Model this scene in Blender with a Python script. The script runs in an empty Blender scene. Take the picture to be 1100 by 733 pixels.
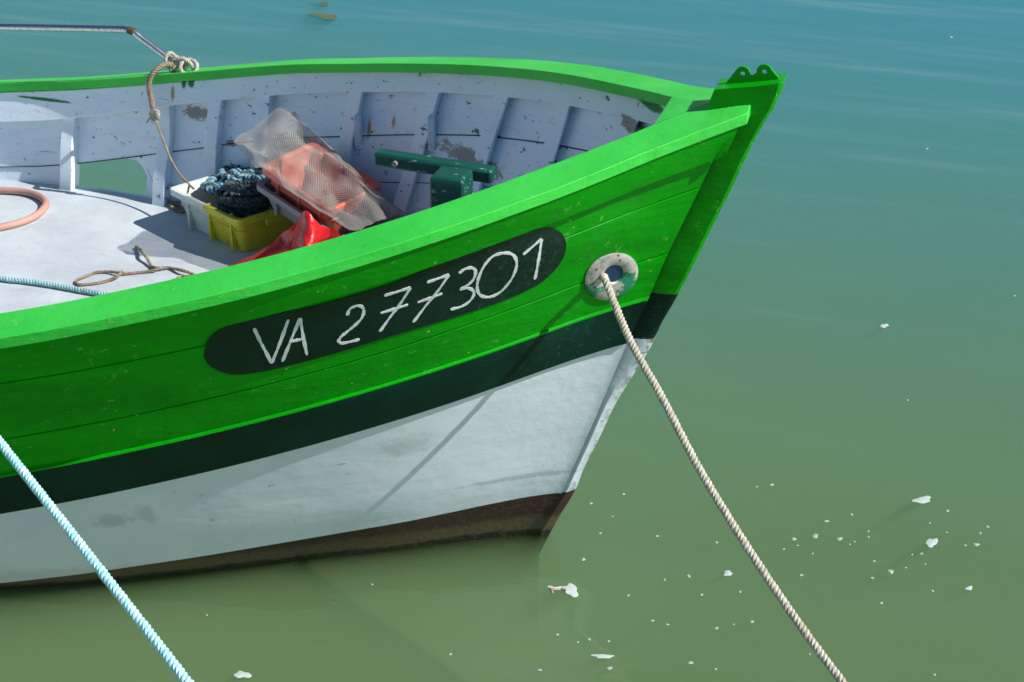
import bpy, bmesh, math, random
import numpy as np
from mathutils import Vector, Matrix
random.seed(7); RNG=np.random.default_rng(7)
S=bpy.context.scene; C=S.collection
# ------------------------------------------------------------------ camera
H_CAM=4.2; PITCH=math.radians(27); YAW=math.radians(-16.5); FPX=2052.63
CAM=np.array([1.70516,-6.31357,H_CAM])
FW=np.array([math.sin(YAW)*math.cos(PITCH),math.cos(YAW)*math.cos(PITCH),-math.sin(PITCH)])
RT=np.array([math.cos(YAW),-math.sin(YAW),0.0]); UP=np.cross(RT,FW)
def ray(p): return FW+RT*((p[0]-550)/FPX)-UP*((p[1]-366.5)/FPX)
def at(p,ax,val):
    r=ray(p); return CAM+r*((val-CAM[ax])/r[ax])
def proj(P):
    d=np.asarray(P,float)-CAM; w=d@FW
    return np.stack([550+FPX*(d@RT)/w,366.5-FPX*(d@UP)/w],-1)
# ------------------------------------------------------------------ curves
def pchip(xs,ys):
    xs=np.array(xs,float); ys=np.array(ys,float); o=np.argsort(xs); xs=xs[o]; ys=ys[o]
    h=np.diff(xs); dl=np.diff(ys)/h; m=np.zeros(len(xs)); m[0]=dl[0]; m[-1]=dl[-1]
    for i in range(1,len(xs)-1):
        if dl[i-1]*dl[i]>0:
            w1=2*h[i]+h[i-1]; w2=h[i]+2*h[i-1]; m[i]=(w1+w2)/(w1/dl[i-1]+w2/dl[i])
    def f(x):
        x=np.asarray(x,float); i=np.clip(np.searchsorted(xs,x)-1,0,len(xs)-2)
        t=(x-xs[i])/h[i]; tc=np.clip(t,0,1); 
        v=(2*tc**3-3*tc**2+1)*ys[i]+(tc**3-2*tc**2+tc)*h[i]*m[i]+(-2*tc**3+3*tc**2)*ys[i+1]+(tc**3-tc**2)*h[i]*m[i+1]
        v=v+np.where(t>1,(t-1)*h[i]*m[i+1],0)+np.where(t<0,t*h[i]*m[i],0)
        return v
    return f
XS=[.716,.567,.431,.302,.175,.046,-.081,-.28,-.474,-.68,-.884,-1.1,-1.315,-1.6,-2.2,-3,-4,-5,-5.8,-6.3,-6.6]
cap_b=pchip(XS,[.116,.226,.342,.474,.598,.713,.820,.966,1.084,1.192,1.281,1.361,1.430,1.505,1.60,1.66,1.58,1.28,.85,.45,.10])
cap_z=pchip(XS,[1.910,1.866,1.828,1.794,1.762,1.731,1.700,1.652,1.605,1.557,1.511,1.464,1.417,1.360,1.228,1.080,.99,1.02,1.12,1.22,1.28])
CAP_T=.042
def sheer_b(x): return cap_b(x)-.05
def sheer_z(x): return cap_z(x)-CAP_T
wl_b=pchip([0,-.15,-.32,-.58,-.81,-1.04,-1.23,-1.49,-1.67,-1.93,-2.5,-3.2,-4,-5,-6,-6.5],[.0,.055,.145,.30,.42,.545,.65,.785,.875,.985,1.2,1.32,1.30,1.0,.45,.1])
rab_px=[(768,170),(750,207),(736,240),(720,268),(700,314),(682,352),(674,368),(645,436),(628,478),(614,512)]
rp=[at(p,1,-.055) for p in rab_px]
rab_x=pchip([-.5,0]+[p[2] for p in rp[::-1]],[-.25,-.06]+[p[0] for p in rp[::-1]])
stem_px=[(835.4,108),(820,134),(800,172),(784,207),(766.5,241),(748.4,278),(724.3,324),(708,352),(698.4,374),(678.4,406),(660,436),(640,478),(622,514),(618,526),(597,562)]
sp=[at(p,1,-.03) for p in stem_px]
stem_x=pchip([-.5]+[p[2] for p in sp[::-1]]+[2.01],[-.2]+[p[0] for p in sp[::-1]]+[.824])
_x=np.linspace(-6.55,.66,400)
_d=rab_x(np.minimum(sheer_z(_x),1.86))-_x
bs_d=lambda d,_o=np.argsort(_d): np.interp(d,_d[_o],(sheer_b(_x)-.055)[_o])
_xw=np.linspace(-6.5,-.06,300); bw_d=lambda d: np.interp(d,(-.06-_xw)[::-1],np.maximum(wl_b(_xw)-.03,0)[::-1])
def Y(x,z):
    x=np.asarray(x,float); z=np.asarray(z,float)
    d=np.maximum(rab_x(z)-x,0); s=z/sheer_z(x); sg=np.clip(s,0,1.2)
    g=sg+.10*sg*(1-sg)*np.clip(d,0,1)
    y=(1-g)*bw_d(d)+g*bs_d(d)
    y=np.where(s<0,bw_d(d)*np.maximum(1+1.5*s,.05),y)
    return y+np.interp(z,[0,1.2],[.035,.055])
def hull(p):
    r=ray(p); t0=(-2.6-CAM[1])/r[1]; t1=(-.02-CAM[1])/r[1]
    ts=np.linspace(t0,t1,500); P=CAM+r*ts[:,None]; f=P[:,1]+Y(P[:,0],P[:,2])
    i=int(np.argmax(f>0)); 
    if f[i]<=0: return P[-1]
    t=ts[i-1]-f[i-1]*(ts[i]-ts[i-1])/(f[i]-f[i-1]); return CAM+r*t
# ------------------------------------------------------------------ camera, sky, sun
cd=bpy.data.cameras.new('camera'); cam=bpy.data.objects.new('camera',cd); C.objects.link(cam)
cd.sensor_width=36; cd.lens=36*FPX/1100; cd.clip_start=.1; cd.clip_end=3000
cam.location=CAM; cam.rotation_euler=Matrix((Vector(RT),Vector(UP),Vector(-FW))).transposed().to_euler()
S.camera=cam
SUN=Vector((.725,.010,.69)).normalized()
w=bpy.data.worlds.new('World'); S.world=w; w.use_nodes=True; nt=w.node_tree
bg=nt.nodes['Background']; sky=nt.nodes.new('ShaderNodeTexSky'); sky.sky_type='NISHITA'; sky.sun_disc=False
sky.sun_elevation=math.asin(SUN.z); sky.sun_rotation=math.atan2(SUN.x,SUN.y); sky.ozone_density=4.0; sky.dust_density=0.0; sky.air_density=1.2
nt.links.new(sky.outputs[0],bg.inputs[0]); bg.inputs[1].default_value=.060
sl=bpy.data.lights.new('sun','SUN'); sl.energy=4.4; sl.angle=math.radians(.53); sl.color=(1,.97,.93)
so=bpy.data.objects.new('sun',sl); C.objects.link(so); so.rotation_euler=SUN.to_track_quat('Z','Y').to_euler()
S.view_settings.view_transform='Standard'; S.view_settings.look='None'; S.view_settings.exposure=0.45; S.view_settings.gamma=1
try: S.cycles.max_bounces=8; S.cycles.volume_bounces=4; S.cycles.transparent_max_bounces=12
except Exception: pass
# ------------------------------------------------------------------ node helpers
class N:
    def __init__(s,name):
        s.m=bpy.data.materials.new(name); s.m.use_nodes=True; s.t=s.m.node_tree; s.b=s.t.nodes['Principled BSDF']; s.out=s.t.nodes['Material Output']
        s.tc=s.t.nodes.new('ShaderNodeTexCoord'); s.co=s.tc.outputs['Object']
    def n(s,ty,**k):
        n=s.t.nodes.new(ty)
        for a,v in k.items(): setattr(n,a,v)
        return n
    def l(s,a,b): s.t.links.new(a,b)
    def inp(s,sock,v):
        if hasattr(v,'links') or isinstance(v,bpy.types.NodeSocket): s.l(v,sock)
        else:
            if isinstance(v,(tuple,list)) and len(v)==3 and sock.type=='RGBA': v=(*v,1)
            sock.default_value=v
    def vec(s,scale=(1,1,1),loc=(0,0,0),rot=(0,0,0),src=None):
        m=s.n('ShaderNodeMapping'); s.l(src or s.co,m.inputs[0]); m.inputs['Scale'].default_value=scale; m.inputs['Location'].default_value=loc; m.inputs['Rotation'].default_value=rot
        return m.outputs[0]
    def noise(s,scale,detail=4,rough=.55,v=None,dist=0):
        n=s.n('ShaderNodeTexNoise'); s.l(v if v is not None else s.co,n.inputs['Vector']); n.inputs['Scale'].default_value=scale; n.inputs['Detail'].default_value=detail; n.inputs['Roughness'].default_value=rough; n.inputs['Distortion'].default_value=dist
        return n.outputs[0]
    def ramp(s,x,a,b,va=0.,vb=1.):
        r=s.n('ShaderNodeMapRange'); s.l(x,r.inputs[0]); r.inputs[1].default_value=a; r.inputs[2].default_value=b; r.inputs[3].default_value=va; r.inputs[4].default_value=vb
        r.interpolation_type='SMOOTHSTEP'; return r.outputs[0]
    def math(s,op,a,b=0.,c=0.):
        m=s.n('ShaderNodeMath',operation=op); s.inp(m.inputs[0],a); s.inp(m.inputs[1],b); s.inp(m.inputs[2],c); return m.outputs[0]
    def mix(s,f,a,b):
        m=s.n('ShaderNodeMix',data_type='RGBA'); s.inp(m.inputs[0],f); s.inp(m.inputs[6],a); s.inp(m.inputs[7],b); return m.outputs[2]
    def xyz(s):
        x=s.n('ShaderNodeSeparateXYZ'); s.l(s.co,x.inputs[0]); return x.outputs
    def blob(s,cx,cz,rx,rz,wob,soft=.25):
        # irregular ellipse mask in the x-z plane, edge broken by a noise value
        x=s.xyz(); a=s.math('DIVIDE',s.math('SUBTRACT',x[0],cx+2.9),rx); b=s.math('DIVIDE',s.math('SUBTRACT',x[2],cz),rz)
        d=s.math('SQRT',s.math('ADD',s.math('MULTIPLY',a,a),s.math('MULTIPLY',b,b)))
        d=s.math('ADD',d,wob); return s.ramp(d,1+soft,1-soft)
    def bump(s,h,strength=.3,dist=.01,prev=None):
        b=s.n('ShaderNodeBump'); s.l(h,b.inputs['Height']); b.inputs['Strength'].default_value=strength; b.inputs['Distance'].default_value=dist
        if prev is not None: s.l(prev,b.inputs['Normal'])
        return b.outputs[0]
    def fin(s,col=None,rough=None,nor=None,**k):
        if col is not None: s.inp(s.b.inputs['Base Color'],col)
        if rough is not None: s.inp(s.b.inputs['Roughness'],rough)
        if nor is not None: s.l(nor,s.b.inputs['Normal'])
        for a,v in k.items(): s.inp(s.b.inputs[a.replace('_',' ')],v)
        return s.m
def mx(*a):
    return a
def paint(name,base,rough=.35,var=.12,bumps=.35,chip=None,chipc=(.3,.27,.22),chipscale=18,grain=(3,3,40),dirt=0,spec=.5):
    n=N(name); v1=n.noise(2.2,5); v2=n.noise(28,3)
    f=n.ramp(v1,.3,.7); lo=tuple(c*(1-var) for c in base); hi=tuple(min(1,c*(1+var)) for c in base)
    col=n.mix(f,lo,hi); col=n.mix(n.math('MULTIPLY',n.ramp(v2,.62,.8),.35),col,tuple(min(1,c*1.3+.04) for c in base))
    if dirt:
        d=n.ramp(n.noise(5,8,.7,n.vec((1,1,.5),(3,1,7))),.55,.75); col=n.mix(n.math('MULTIPLY',d,dirt),col,(.16,.14,.11))
    r=n.math('ADD',n.math('MULTIPLY',v2,.18),rough-.08)
    if chip:
        ch=n.ramp(n.noise(chipscale,8,.7,n.vec((1,1,2.2),(5,2,1))),chip,chip+.015); col=n.mix(ch,col,chipc); r=n.math('ADD',r,n.math('MULTIPLY',ch,.35))
    nor=n.bump(n.noise(1,6,.6,n.vec(grain)),bumps*.5,.004); nor=n.bump(n.noise(9,4),bumps*.6,.008,nor)
    if chip: nor=n.bump(n.math('SUBTRACT',1.,ch),.5,.0015,nor)
    return n.fin(col,r,nor,Specular_IOR_Level=spec)
M={}
GREEN=(.008,.40,.012); DARK=(.003,.045,.028)
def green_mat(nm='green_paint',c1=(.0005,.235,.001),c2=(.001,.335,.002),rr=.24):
    n=N(nm); v1=n.noise(1,6,.6,n.vec((1.2,1.2,7))); v2=n.noise(30,4,.6)
    col=n.mix(n.ramp(v1,.3,.7),c1,c2)
    col=n.mix(n.math('MULTIPLY',n.ramp(n.noise(1,6,.7,n.vec((16,16,1.6),(3,1,0))),.55,.75),.22),col,(.01,.13,.01))
    # small whitish scuffs and touched-up paint
    sc=n.ramp(n.noise(14,9,.75,n.vec((1,1,1),(1,4,2))),.60,.68); col=n.mix(n.math('MULTIPLY',sc,.45),col,(.22,.62,.16))
    sc2=n.ramp(n.noise(40,6,.7,n.vec((.5,1,1),(9,4,2))),.67,.70); col=n.mix(n.math('MULTIPLY',sc2,.8),col,(.5,.6,.35))
    dk=n.ramp(n.noise(22,6,.7,n.vec((1,1,1),(2,8,3))),.70,.75); col=n.mix(n.math('MULTIPLY',dk,.5),col,(.01,.12,.02))
    nor=n.bump(n.noise(1,7,.65,n.vec((3,3,40))),.5,.004); nor=n.bump(n.noise(6,5,.6),.5,.012,nor); nor=n.bump(n.noise(90,3),.12,.001,nor)
    return n.fin(col,n.math('ADD',n.math('MULTIPLY',v2,.25),rr),nor,Specular_IOR_Level=.22)
M['green']=green_mat(); M['cap']=green_mat('weathered_sheen_green_gunwale_paint',(.030,.50,.045),(.055,.60,.07),.30)  # cap green is paler: weathering, plus sky sheen put into the colour
def dark_mat():
    n=N('dark_green_paint'); v2=n.noise(34,6,.7)
    col=n.mix(n.ramp(n.noise(3,4),.3,.7),(.001,.016,.011),(.002,.032,.022))
    x=n.xyz(); bow=n.ramp(x[0],2.5,3.15)
    sc=n.math('MULTIPLY',n.ramp(n.noise(42,9,.8,n.vec((1,1,1),(1,4,2))),.56,.68),bow); col=n.mix(n.math('MULTIPLY',sc,.45),col,(.12,.22,.18))
    nor=n.bump(n.noise(8,5),.3,.008); nor=n.bump(v2,.2,.002,nor)
    return n.fin(col,n.math('ADD',n.math('MULTIPLY',v2,.3),.25),nor,Specular_IOR_Level=.22)
M['dark']=dark_mat()
def white_hull():
    n=N('white_hull_paint')
    col=n.mix(n.ramp(n.noise(2.5,5),.3,.7),(.60,.67,.73),(.68,.74,.79))
    dm=n.ramp(n.noise(6,7,.7,n.vec((1,1,1.6),(3,1,2))),.60,.70); col=n.mix(n.math('MULTIPLY',dm,.28),col,(.38,.42,.42))
    sm=n.ramp(n.noise(17,4,.5,n.vec((1,1,1.5),(0,3,5))),.70,.73); col=n.mix(n.math('MULTIPLY',sm,.5),col,(.25,.28,.29))
    wob=n.math('MULTIPLY',n.math('SUBTRACT',n.noise(26,8,.75),.5),3.)
    for bb,cc_,ff in (((-1.42,.40,.06,.035),(.30,.33,.34),.5),((-1.30,.42,.03,.05),(.30,.33,.34),.4),((-.43,.62,.07,.05),(.42,.46,.48),.6),((-1.75,.07,.35,.045),(.45,.47,.44),.5),((-.08,.33,.20,.012),(.28,.30,.31),.5)):
        col=n.mix(n.math('MULTIPLY',n.blob(*bb,wob,.5),ff),col,cc_)
    rn=n.ramp(n.noise(1,6,.7,n.vec((30,30,1.3),(0,0,0))),.62,.76); col=n.mix(n.math('MULTIPLY',rn,.18),col,(.42,.40,.33))
    x=n.xyz(); edge=n.ramp(x[0],2.6,3.0); stp=n.ramp(n.math('SUBTRACT',x[0],n.math('MULTIPLY',x[2],.40)),2.86,2.93); cc=n.math('MULTIPLY',n.ramp(n.noise(22,8,.75,n.vec((1,1,1),(3,3,1))),.50,.54),stp); col=n.mix(cc,col,(.16,.15,.12))
    bl=n.noise(15,6,.6); h=n.math('MULTIPLY',bl,n.math('ADD',n.math('MULTIPLY',edge,1.1),.35))
    nor=n.bump(n.noise(1,5,.6,n.vec((3,3,14))),.3,.006); nor=n.bump(h,.30,.006,nor); nor=n.bump(n.noise(4,3),.26,.02,nor)
    return n.fin(col,.38,nor,Specular_IOR_Level=.4)
M['white']=white_hull()
def boot_mat():
    n=N('antifouling_boot_top'); x=n.xyz(); w=n.noise(14,7,.7)
    z=n.math('ADD',x[2],n.math('MULTIPLY',n.math('SUBTRACT',w,.5),.06))
    col=n.mix(n.ramp(z,.07,.12),(.085,.068,.036),(.042,.020,.016))
    col=n.mix(n.ramp(z,.035,.015),col,(.012,.012,.006)); st=n.ramp(n.noise(30,8,.75,n.vec((1,1,2))),.5,.7); col=n.mix(n.math('MULTIPLY',st,.5),col,(.13,.10,.06))
    nor=n.bump(n.noise(40,6,.7),.7,.008)
    return n.fin(col,.55,nor,Specular_IOR_Level=.35)
M['boot']=boot_mat()
def inner_mat():
    n=N('weathered_white_paint'); wob=n.math('MULTIPLY',n.math('SUBTRACT',n.noise(20,9,.75,n.vec((1,1,1.6))),.5),3.2)
    col=n.mix(n.ramp(n.noise(3,5),.3,.7),(.72,.84,.92),(.80,.89,.94))
    st=n.ramp(n.noise(1,7,.7,n.vec((4,4,22))),.5,.8); col=n.mix(n.math('MULTIPLY',st,.3),col,(.45,.46,.44))
    pk=n.blob(-.95,.95,.30,.22,n.math('MULTIPLY',wob,.3),.6); col=n.mix(n.math('MULTIPLY',pk,.4),col,(.62,.45,.46))
    grey=(.30,.285,.26)
    def add(f,c,col): return n.mix(f,col,c)
    for b in [(-.62,1.20,.17,.035),(-1.55,1.03,.16,.035),(-1.60,.98,.08,.03),(-2.16,1.05,.07,.03),(.19,1.63,.06,.022),(-1.95,.95,.04,.015)]:
        col=add(n.blob(*b,wob),grey,col)
    for b in [(-1.19,1.17,.010,.035),(-1.06,1.225,.008,.022),(-2.27,1.14,.008,.03)]:
        col=add(n.blob(*b,n.math('MULTIPLY',wob,.55),.8),(.40,.22,.10),col)
    for b in [(-2.98,1.02,.15,.008),(-2.17,1.21,.018,.03),(-2.21,1.20,.012,.03),(.27,1.735,.07,.02)]:
        col=add(n.blob(*b,n.math('MULTIPLY',wob,.4)),(.01,.20,.06),col)
    ch=n.ramp(n.noise(16,9,.75,n.vec((1,1,2),(4,2,9))),.615,.632); col=n.mix(ch,col,(.10,.12,.12))
    rs=n.math('MULTIPLY',n.ramp(n.noise(1,5,.6,n.vec((14,14,2.5),(2,0,0))),.68,.76),n.ramp(n.noise(2,2),.5,.6)); col=n.mix(n.math('MULTIPLY',rs,.6),col,(.42,.22,.09))
    nor=n.bump(n.noise(1,6,.6,n.vec((3,3,30))),.5,.004); nor=n.bump(n.math('SUBTRACT',1.,ch),.6,.002,nor); nor=n.bump(n.noise(10,4),.3,.008,nor)
    return n.fin(col,.5,nor,Specular_IOR_Level=.35)
M['inner']=inner_mat()
def deck_mat():
    n=N('pale_grey_deck_paint'); col=n.mix(n.ramp(n.noise(3,7,.65),.3,.7),(.46,.50,.53),(.58,.62,.64))
    st=n.ramp(n.noise(1,7,.7,n.vec((3,14,1),(0,2,0),(0,0,.35))),.52,.75); col=n.mix(n.math('MULTIPLY',st,.45),col,(.32,.34,.36))
    sp=n.ramp(n.noise(40,6,.7),.68,.72); col=n.mix(n.math('MULTIPLY',sp,.5),col,(.22,.21,.2))
    sp=n.ramp(n.noise(6,6,.7,n.vec((1,1,1),(7,2,1))),.62,.72); col=n.mix(n.math('MULTIPLY',sp,.35),col,(.40,.38,.35))
    nor=n.bump(n.noise(60,5,.7),.35,.003); nor=n.bump(n.noise(4,4),.3,.02,nor)
    return n.fin(col,.65,nor,Specular_IOR_Level=.25)
M['deck']=deck_mat()
M['groove']=paint('open_plank_seam',(.03,.06,.09),.8)
M['letters']=paint('lettering_white_paint',(.68,.72,.74),.5,bumps=.5,grain=(60,60,60))
def metal(name,col,rough,m=1.):
    n=N(name); v=n.noise(60,4); return n.fin(n.mix(n.ramp(v,.4,.8),col,tuple(c*.6 for c in col)),n.math('ADD',n.math('MULTIPLY',v,.2),rough),n.bump(v,.1,.001),Metallic=m)
M['steel']=metal('stainless_steel',(.62,.64,.66),.16)
M['rust']=metal('rusty_fitting',(.12,.06,.04),.6,.3)
def flange_mat():
    n=N('chipped_white_flange_paint'); v=n.noise(22,8,.7); col=n.mix(n.ramp(v,.45,.62),(.46,.44,.41),(.27,.25,.22))
    col=n.mix(n.ramp(n.noise(10,5,.6,n.vec((1,1,1),(5,1,.3))),.54,.58),col,(.015,.22,.12)); col=n.mix(n.ramp(n.noise(30,6,.7,n.vec((1,1,1),(2,1,0))),.64,.68),col,(.10,.05,.03))
    return n.fin(col,.45,n.bump(v,.5,.004))
M['flange']=flange_mat()
M['pipe_in']=paint('blue_pipe_lining',(.01,.04,.11),.4)
M['post']=paint('worn_dark_green_paint',(.002,.065,.042),.38,chip=.61,chipc=(.16,.33,.25),chipscale=26)
def rope_mat(name,a,b,rough=.8,dirt=(.2,.17,.12)):
    n=N(name); v=n.noise(45,5,.7); col=n.mix(n.ramp(v,.35,.65),a,b); col=n.mix(n.math('MULTIPLY',n.ramp(n.noise(8,5,.6),.5,.75),.4),col,dirt)
    return n.fin(col,rough,n.bump(n.noise(300,3),.5,.002),Specular_IOR_Level=.25)
M['cream']=rope_mat('cream_rope_fibre',(.58,.54,.45),(.40,.36,.28))
M['cyan']=rope_mat('pale_cyan_rope_fibre',(.28,.72,.76),(.62,.90,.90),.6,(.2,.5,.56))
M['cyan2']=rope_mat('faded_cyan_rope_fibre',(.25,.50,.50),(.40,.62,.60))
M['tan']=rope_mat('tan_cord_fibre',(.36,.29,.20),(.20,.15,.10))
M['blue_rope']=rope_mat('blue_black_rope_fibre',(.02,.13,.20),(.30,.46,.52),.6,(.01,.015,.02))
M['black_rope']=rope_mat('black_rope_fibre',(.010,.020,.025),(.09,.125,.125),.7,(.02,.02,.02))
M['hose']=paint('faded_pink_rubber',(.50,.27,.21),.6,dirt=.3,grain=(20,20,20))
def crate_mat():
    n=N('yellow_and_white_plastic'); x=n.xyz(); t=n.math('ADD',n.math('SUBTRACT',n.math('MULTIPLY',x[0],.845),n.math('MULTIPLY',x[1],.53)),n.math('MULTIPLY',x[2],-.25)); t=n.math('ADD',t,.045)
    d=n.ramp(n.noise(9,8,.7),.5,.72); y=n.mix(d,(.62,.56,.02),(.40,.34,.03)); w=n.mix(d,(.62,.66,.60),(.40,.42,.36))
    col=n.mix(n.ramp(t,-.004,.004),w,y); col=n.mix(n.math('MULTIPLY',n.ramp(n.noise(40,6,.7),.62,.7),.6),col,(.12,.10,.03))
    return n.fin(col,.45,n.bump(n.noise(20,5),.3,.004))
M['yellow']=crate_mat()
M['salmon']=paint('salmon_plastic',(.70,.17,.11),.45,dirt=.3)
M['grey_plastic']=paint('grey_plastic',(.28,.29,.31),.45,dirt=.2)
def tarp_mat():
    n=N('red_oilskin'); v=n.noise(6,6,.6); col=n.mix(n.ramp(n.noise(12,6,.7),.5,.7),(.62,.012,.015),(.48,.012,.012))
    return n.fin(col,.32,n.bump(v,.8,.03),Specular_IOR_Level=.5)
M['red']=tarp_mat()
def net_mat():
    n=N('grey_mesh_netting'); uv=n.tc.outputs['UV']
    def lines(ang):
        v=n.vec((1,1,1),(0,0,0),(0,0,ang),uv); wv=n.n('ShaderNodeTexWave',wave_type='BANDS',bands_direction='X',wave_profile='SIN'); n.l(v,wv.inputs[0]); wv.inputs['Scale'].default_value=22.; wv.inputs['Distortion'].default_value=1.6; wv.inputs['Detail'].default_value=1
        return n.ramp(wv.outputs[0],.68,.82)
    a=n.math('MAXIMUM',lines(.78),lines(-.78)); a=n.math('MINIMUM',n.math('ADD',a,n.math('MULTIPLY',n.ramp(n.noise(7,5,.6,uv),.5,.8),.15)),1.); n.fin((.26,.245,.22),.6,None)
    n.inp(n.b.inputs['Alpha'],a); return n.m
M['net']=net_mat()
M['foam']=paint('foam',(.46,.52,.49),.7)
M['foam_thin']=paint('thin_foam',(.36,.42,.36),.8)
M['reflection_patch']=paint('olive_reflection_paint',(.10,.12,.045),.6)
def water_mat():
    # murky harbour water: a mirror-like Fresnel surface over a dense, light-scattering body
    n=N('turbid_green_water'); n.t.nodes.remove(n.b)
    rip=n.noise(1,1.5,.5,n.vec((.40,1.9,1),(0,0,0),(0,0,.22))); r2=n.noise(1,3,.5,n.vec((3.,9.,1),(2,0,0),(0,0,.15)))
    nor=n.bump(rip,.50,.12); nor=n.bump(r2,.14,.03,nor)
    fr=n.n('ShaderNodeFresnel'); fr.inputs['IOR'].default_value=1.33; n.l(nor,fr.inputs['Normal'])
    gl=n.n('ShaderNodeBsdfAnisotropic' if hasattr(bpy.types,'ShaderNodeBsdfAnisotropic') else 'ShaderNodeBsdfGlossy'); gl.inputs['Roughness'].default_value=.05; gl.inputs['Color'].default_value=(1,1,1,1); n.l(nor,gl.inputs['Normal'])
    x=n.xyz(); far=n.ramp(n.math('ADD',x[1],n.math('MULTIPLY',n.noise(.35,4,.5),1.6)),-.5,9.0); tr=n.n('ShaderNodeBsdfTransparent'); n.l(n.mix(far,n.mix(n.ramp(n.noise(.5,4,.5,n.vec((1,2,1))),.3,.7),(.85,.87,.58),(.89,.90,.61)),(.53,.90,1.)),tr.inputs['Color']); mx_=n.n('ShaderNodeMixShader'); n.l(fr.outputs[0],mx_.inputs[0]); n.l(tr.outputs[0],mx_.inputs[1]); n.l(gl.outputs[0],mx_.inputs[2]); n.l(mx_.outputs[0],n.out.inputs['Surface'])  # olive-to-teal tint over distance paints the sky's reflection into the surface colour
    W=(.53,.71,.69,1); D=3.0
    vs=n.n('ShaderNodeVolumeScatter'); vs.inputs['Color'].default_value=W; vs.inputs['Density'].default_value=D
    va=n.n('ShaderNodeVolumeAbsorption'); va.inputs['Color'].default_value=W; va.inputs['Density'].default_value=D
    ad=n.n('ShaderNodeAddShader'); n.l(vs.outputs[0],ad.inputs[0]); n.l(va.outputs[0],ad.inputs[1]); n.l(ad.outputs[0],n.out.inputs['Volume'])
    return n.m
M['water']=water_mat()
# ------------------------------------------------------------------ object helpers
def tag(o,label=None,cat=None,group=None,kind=None):
    for k,v in (('label',label),('category',cat),('group',group),('kind',kind)):
        if v: o[k]=v
    return o
def empty(name,loc,label=None,cat=None,group=None):
    o=bpy.data.objects.new(name,None); C.objects.link(o); o.location=loc; o.empty_display_size=.1; return tag(o,label,cat,group)
def root_loc(p):
    l=Vector((0,0,0))
    while p is not None: l+=p.location; p=p.parent
    return l
def obj(name,verts,faces,mats,parent=None,fmat=None,smooth=True,angle=40,uvs=None,loc=None,bevel=0,solid=0,subsurf=0,label=None):
    """world-space verts become one mesh object; parent offsets are taken off"""
    off=root_loc(parent) if parent is not None else Vector(loc or (0,0,0))
    if not isinstance(mats,(list,tuple)): mats=[mats]
    me=bpy.data.meshes.new(name); me.from_pydata([tuple(Vector(v)-off) for v in verts],[],[tuple(f) for f in faces])
    for m in mats: me.materials.append(M[m] if isinstance(m,str) else m)
    if fmat is not None:
        for p,i in zip(me.polygons,fmat): p.material_index=i
    if uvs is not None:
        u=me.uv_layers.new(name='UVMap')
        for lp in me.loops: u.data[lp.index].uv=uvs[lp.vertex_index]
    bm=bmesh.new(); bm.from_mesh(me)
    if not uvs: bmesh.ops.remove_doubles(bm,verts=bm.verts,dist=1e-5)
    if name not in('water','net'): bmesh.ops.recalc_face_normals(bm,faces=bm.faces)
    bm.to_mesh(me); bm.free()
    for p in me.polygons: p.use_smooth=smooth
    if smooth:
        try: me.set_sharp_from_angle(angle=math.radians(angle))
        except Exception: pass
    o=bpy.data.objects.new(name,me); C.objects.link(o)
    if parent is not None: o.parent=parent
    elif loc is not None: o.location=loc
    if solid: m=o.modifiers.new('s','SOLIDIFY'); m.thickness=solid; m.offset=0
    if subsurf: m=o.modifiers.new('d','SUBSURF'); m.levels=subsurf; m.render_levels=subsurf
    if bevel: m=o.modifiers.new('b','BEVEL'); m.width=bevel; m.segments=2; m.limit_method='ANGLE'; m.angle_limit=math.radians(35); m.harden_normals=False
    if label: o['label']=label
    return o
class MB:
    def __init__(s): s.v=[]; s.f=[]; s.m=[]
    def add(s,v,f,m=0):
        o=len(s.v); s.v+= [tuple(map(float,p)) for p in v]; s.f+=[tuple(i+o for i in q) for q in f]; s.m+= [m]*len(f); return s
    def grid(s,G,m=0,closed=False,capends=False):
        G=[[tuple(map(float,p)) for p in r] for r in G]; a=len(G); b=len(G[0]); v=[p for r in G for p in r]
        f=[(i*b+j,i*b+(j+1)%b,(i+1)*b+(j+1)%b,(i+1)*b+j) for i in range(a-1) for j in range(b if closed else b-1)]
        if capends: f+=[tuple(range(b)),tuple(range((a-1)*b,a*b))]
        return s.add(v,f,m)
    def box(s,c,h,R=None,m=0,taper=1.):
        R=np.eye(3) if R is None else R; v=[]
        for sz in(-1,1):
            for sx,sy in((-1,-1),(1,-1),(1,1),(-1,1)):
                k=taper if sz<0 else 1
                v.append(np.array(c)+R@np.array([sx*h[0]*k,sy*h[1]*k,sz*h[2]]))
        return s.add(v,[(0,3,2,1),(4,5,6,7),(0,1,5,4),(1,2,6,5),(2,3,7,6),(3,0,4,7)],m)
    def tube(s,P,r,n=10,m=0,cap=True):
        P=np.array(P,float); T=np.gradient(P,axis=0); T/=np.linalg.norm(T,axis=1)[:,None]+1e-12
        u=np.cross(T[0],[0,0,1]); u=u/np.linalg.norm(u) if np.linalg.norm(u)>1e-3 else np.array([1.,0,0]); G=[]
        rr=np.broadcast_to(r,(len(P),))
        for i in range(len(P)):
            u=u-T[i]*(u@T[i]); u/=np.linalg.norm(u); w=np.cross(T[i],u)
            G.append([P[i]+rr[i]*(math.cos(a)*u+math.sin(a)*w) for a in np.linspace(0,2*math.pi,n,endpoint=False)])
        return s.grid(G,m,True,cap)
    def build(s,name,mats,parent=None,**k):
        return obj(name,s.v,s.f,mats,parent,fmat=s.m if isinstance(mats,(list,tuple)) else None,**k)
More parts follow.
